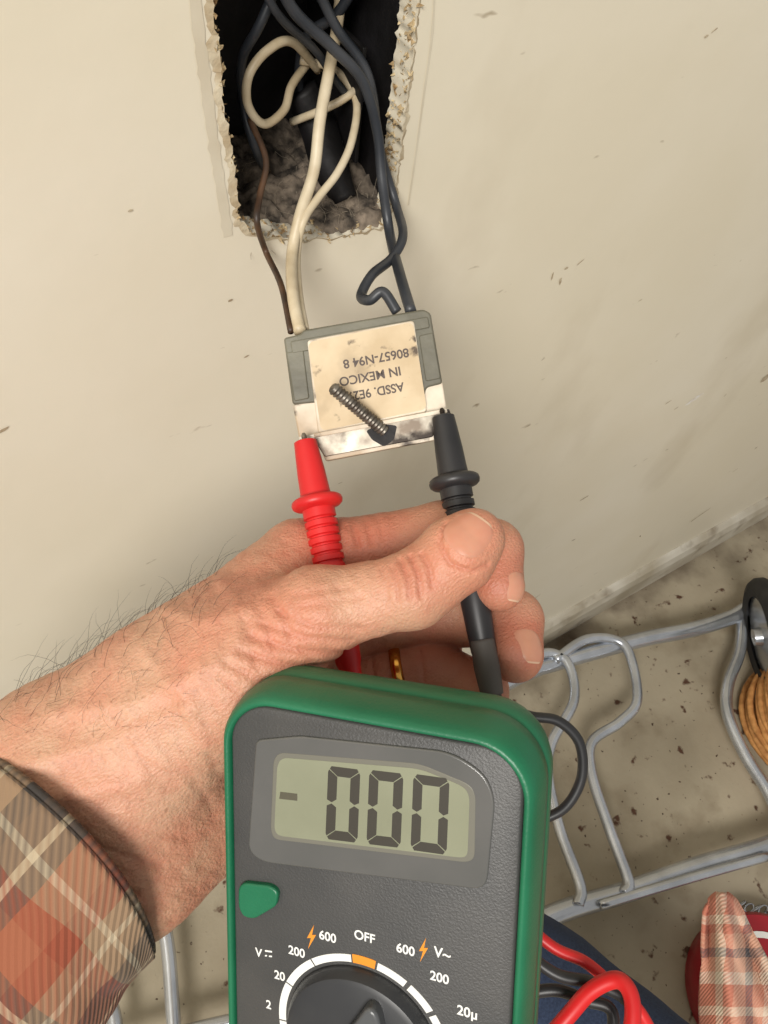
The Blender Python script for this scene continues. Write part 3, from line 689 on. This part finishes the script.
def hair(i,L,r):
    p=co[i].astype(float); nn=nrm[i].astype(float)
    g=np.array([0.65,-0.45,0.0])+np.random.randn(3)*0.5; g-=g.dot(nn)*nn*0.9; g=g/np.linalg.norm(g)
    dr=nn*0.6+g*0.8; P=[p-nn*0.2]
    for s in range(6):
        dr=dr/np.linalg.norm(dr); P.append(P[-1]+dr*L/6); dr=dr-nn*0.14+g*0.10+np.random.randn(3)*0.16
    v,f=tubegeo([V2W(x*0.001) for x in P],[r,r,r*.9,r*.8,r*.65,r*.45,r*.2],3,cap=False,base=len(hv)); hv.extend(v); hf.extend(f)
for i in np.random.choice(cand,150): hair(i,random.uniform(8,22),0.00006)
for i in np.random.choice(cand2,50): hair(i,random.uniform(4,9),0.00004)
mk('arm_hair',hv,hf,M['hair'],hand)

# ---------------------------------------------------------------- flannel sleeve
c0=Q(62,852,263).astype(float); axd=np.array([-0.66,0.75,0.08]); axd/=np.linalg.norm(axd)
e1=np.array([0.75,0.66,0]); e1-=e1.dot(axd)*axd; e1/=np.linalg.norm(e1); e2=np.cross(axd,e1)
vs=[];fs=[];uv=[];NA,NB=90,120
for i in range(NA+1):
    s=i/NA*150
    for k in range(NB+1):
        an=2*math.pi*k/NB
        rad_=e1*math.cos(an)+e2*math.sin(an); front=-rad_[2]
        w1=45.5+s*0.05; w2=41+s*0.06
        fold_=3.6*noise.noise(Vector((math.cos(an)*1.6,math.sin(an)*1.6,s*0.03)))*min(1,s/12+0.3)+2.6*noise.noise(Vector((math.cos(an)*2.6,math.sin(an)*2.6,s*0.07)))*min(1,s/20+0.2)
        if 44<s<52: fold_-=1.2*math.sin((s-44)/8*math.pi)
        off=-37*max(front,-0.5)*max(0,1-s/170)-6*math.cos(an-math.pi)*max(0,1-s/60)+1.5*math.sin(an*3+0.6)*max(0,1-s/15)
        p=c0+axd*(s+off)+e1*math.cos(an)*(w1+fold_)+e2*math.sin(an)*(w2+fold_)
        vs.append(V2W(p*0.001)); uv.append((k/NB,s/150*0.75+0.16))
for i in range(NA):
    for k in range(NB):
        a=i*(NB+1)+k; fs.append((a,a+1,a+NB+2,a+NB+1))
sl=mk('flannel_shirt_sleeve',vs,fs,M['plaid'],None,uvs=uv); sm=sl.modifiers.new('s','SOLIDIFY'); sm.thickness=0.0025; sm.offset=1
v,f=tubegeo([vs[k] for k in range(NB)],0.0017,8,False,True)
uvh=[(k//8/NB,0.155) for k in range(len(v))]
mk('cuff_hem',v,f,M['plaid'],sl,uvs=uvh)

# ---------------------------------------------------------------- floor objects
ht=root('hand_truck')
def ft(name,L,r,z=0.05): tube(name,[FP(x,y,z) for x,y in L],r,M['alu'],ht,seg=14)
ft('upper_rail',[(440,720),(520,676),(560,662),(640,640),(690,630),(730,618),(752,606),(800,585)],0.0115)
ft('lower_rail',[(480,950),(560,912),(625,892),(700,866),(768,846),(850,815)],0.0125)
ft('right_rail',[(742,612),(740,650),(728,685),(728,715),(745,755),(768,792),(785,830)],0.0085,0.045)
ft('hoop_1',[(520,664),(548,653),(568,664),(574,700),(552,742),(548,775),(560,830),(580,885),(578,905)],0.0072,0.062)
ft('hoop_2',[(555,660),(585,640),(615,640),(630,656),(637,700),(620,722),(592,742),(592,775),(610,830),(628,880),(624,893)],0.0072,0.062)
ft('lower_rail_inner',[(600,905),(690,878),(768,856)],0.006,0.065)
ft('left_leg',[(160,900),(168,950),(172,1000),(176,1060)],0.008)
ft('left_leg_2',[(95,1000),(112,1010),(118,1060)],0.008); ft('left_cross',[(90,1060),(176,1035),(260,1015)],0.008)
def lathe(name,c,axis,prf,m,parent,n=48):
    axis=np.array(axis,float);axis/=np.linalg.norm(axis);a=np.array([0,0,1.]) if abs(axis[2])<0.9 else np.array([1.,0,0]);e1=np.cross(axis,a);e1/=np.linalg.norm(e1);e2=np.cross(axis,e1)
    vs=[];fs=[];m_=len(prf)
    for k in range(n):
        an=2*math.pi*k/n
        for r,x in prf: vs.append(np.array(c)+axis*x+(e1*math.cos(an)+e2*math.sin(an))*r)
    for k in range(n):
        for j in range(m_-1): fs.append((k*m_+j,k*m_+j+1,((k+1)%n)*m_+j+1,((k+1)%n)*m_+j))
    return mk(name,vs,fs,m,parent,angle=40)
wc=FP(768,636,0.10)
wh=root('cart_wheel')
wa=(0.80,-0.50,0.32)
lathe('tire',wc,wa,[(0.058,-0.012),(0.070,-0.016),(0.080,-0.012),(0.085,-0.005),(0.085,0.005),(0.080,0.012),(0.070,0.016),(0.058,0.012)],M['tire'],wh)
lathe('hub',wc,wa,[(0.001,-0.02),(0.012,-0.02),(0.014,-0.010),(0.060,-0.008),(0.060,0.008),(0.014,0.010),(0.012,0.02),(0.001,0.02)],M['alu'],wh)
cc=FP(813,730,0.0); P=[]
turns=18
for k in range(turns*40):
    an=2*math.pi*k/40; lv=(k/40)
    rr_=0.105+0.010*math.sin(lv*2.3)+0.004*math.sin(lv*7)+0.003*math.sin(an*3+lv*2); z_=0.012+0.085*(lv/turns)+0.004*math.sin(lv*5)+0.003*math.sin(an*2+lv)
    P.append(cc+np.array([rr_*math.cos(an),rr_*math.sin(an)*0.95,z_]))
tube('coiled_rope',P,0.0048,M['rope'],None,seg=8,smooth_n=0)
def loft_leg(name,P,Rr,m):
    P2=catmull(P,14); rr=np.interp(np.linspace(0,1,len(P2)),np.linspace(0,1,len(Rr)),Rr)
    v,f=tubegeo(P2,rr,48); v=[x+0.004*np.array(noise.noise_vector(Vector(x*22))) for x in v]
    return mk(name,v,f,m)
kn=S(492,985,.72); ank=np.array([kn[0]-0.03,kn[1]-0.03,0.06])
hipp=S(780,1240,.62)
loft_leg('jeans_leg',[hipp,S(640,1115,.68),kn,kn*0.45+ank*0.55,ank],[0.095,0.088,0.078,0.066,0.058],M['denim'])
tin=root('red_tin'); tc_=FP(752,994,0.0)
lathe('tin_body',tc_,(0,0,1),[(0.001,0.0),(0.082,0.0),(0.085,0.004),(0.085,0.045),(0.081,0.05),(0.075,0.048),(0.001,0.048)],M['tin'],tin)
lathe('tin_white_band',tc_,(0,0,1),[(0.056,0.0484),(0.056,0.0492),(0.063,0.0492),(0.063,0.0484)],M['print'],tin)
vs=[];fs=[];uv=[]
NA,NB=60,50
for i in range(NA+1):
    t=i/NA
    L=np.interp(t,[0,0.03,0.10,0.3,0.6,1],[717,709,704,702,700,704]); Rg=np.interp(t,[0,0.03,0.10,0.3,0.6,1],[727,735,744,762,792,830]); y=893+t*190
    for j in range(NB+1):
        s=j/NB; z=0.60-0.04*t+min(1,t*5)*(0.014*math.sin(s*9+t*3)+0.004*math.sin(s*21-t*5))+0.015*(s-0.5)**2*4
        vs.append(S(L+(Rg-L)*s,y,z)); uv.append(((L+(Rg-L)*s-700)/130*0.9,t*1.3))
for i in range(NA):
    for j in range(NB):
        a=i*(NB+1)+j; fs.append((a,a+1,a+NB+2,a+NB+1))
mk('flannel_shirt_tail',vs,fs,M['plaid2'],None,uvs=uv,solid=0.003)
ch=root('metal_chain')
for i in range(8):
    c=FP(742+i*7,905+i*1.5+2*math.sin(i),0.006); P=[]
    for k in range(16):
        an=2*math.pi*k/16; x=0.0075*math.cos(an); y=0.0042*math.sin(an)
        P.append(c+(np.array([x,y,0]) if i%2 else np.array([x,0.001,y])))
    tube('link_%d'%i,P,0.0013,M['alu'],ch,seg=6,smooth_n=0,closed=True)

# ---------------------------------------------------------------- camera, light
cam=bpy.data.cameras.new('camera'); co_=bpy.data.objects.new('camera',cam); bpy.context.collection.objects.link(co_)
cam.sensor_fit='VERTICAL'; cam.sensor_height=24; cam.sensor_width=18; cam.lens=18; cam.clip_start=0.01
X=R@np.array([1,0,0]);Y=R@np.array([0,-1,0]);Z=R@np.array([0,0,-1])
mw=Matrix(((X[0],Y[0],Z[0],0),(X[1],Y[1],Z[1],0),(X[2],Y[2],Z[2],CAM_H),(0,0,0,1))); co_.matrix_world=mw
bpy.context.scene.camera=co_
w=bpy.data.worlds.new('world'); bpy.context.scene.world=w; w.use_nodes=True
w.node_tree.nodes['Background'].inputs[0].default_value=(1.0,0.975,0.93,1); w.node_tree.nodes['Background'].inputs[1].default_value=0.43
def area(name,loc,tgt,size,en,c):
    l=bpy.data.lights.new(name,'AREA'); l.size=size; l.energy=en; l.color=c; o=bpy.data.objects.new(name,l); bpy.context.collection.objects.link(o)
    o.location=loc; o.rotation_euler=(Vector(tgt)-Vector(loc)).to_track_quat('-Z','Y').to_euler()
area('key_light',(-1.15,-1.05,2.35),(0.1,0.1,0.8),0.8,60,(1.0,0.965,0.91))  # area lamp added for soft daylight from the upper left, no ceiling fixture
bpy.context.scene.view_settings.view_transform='Standard'
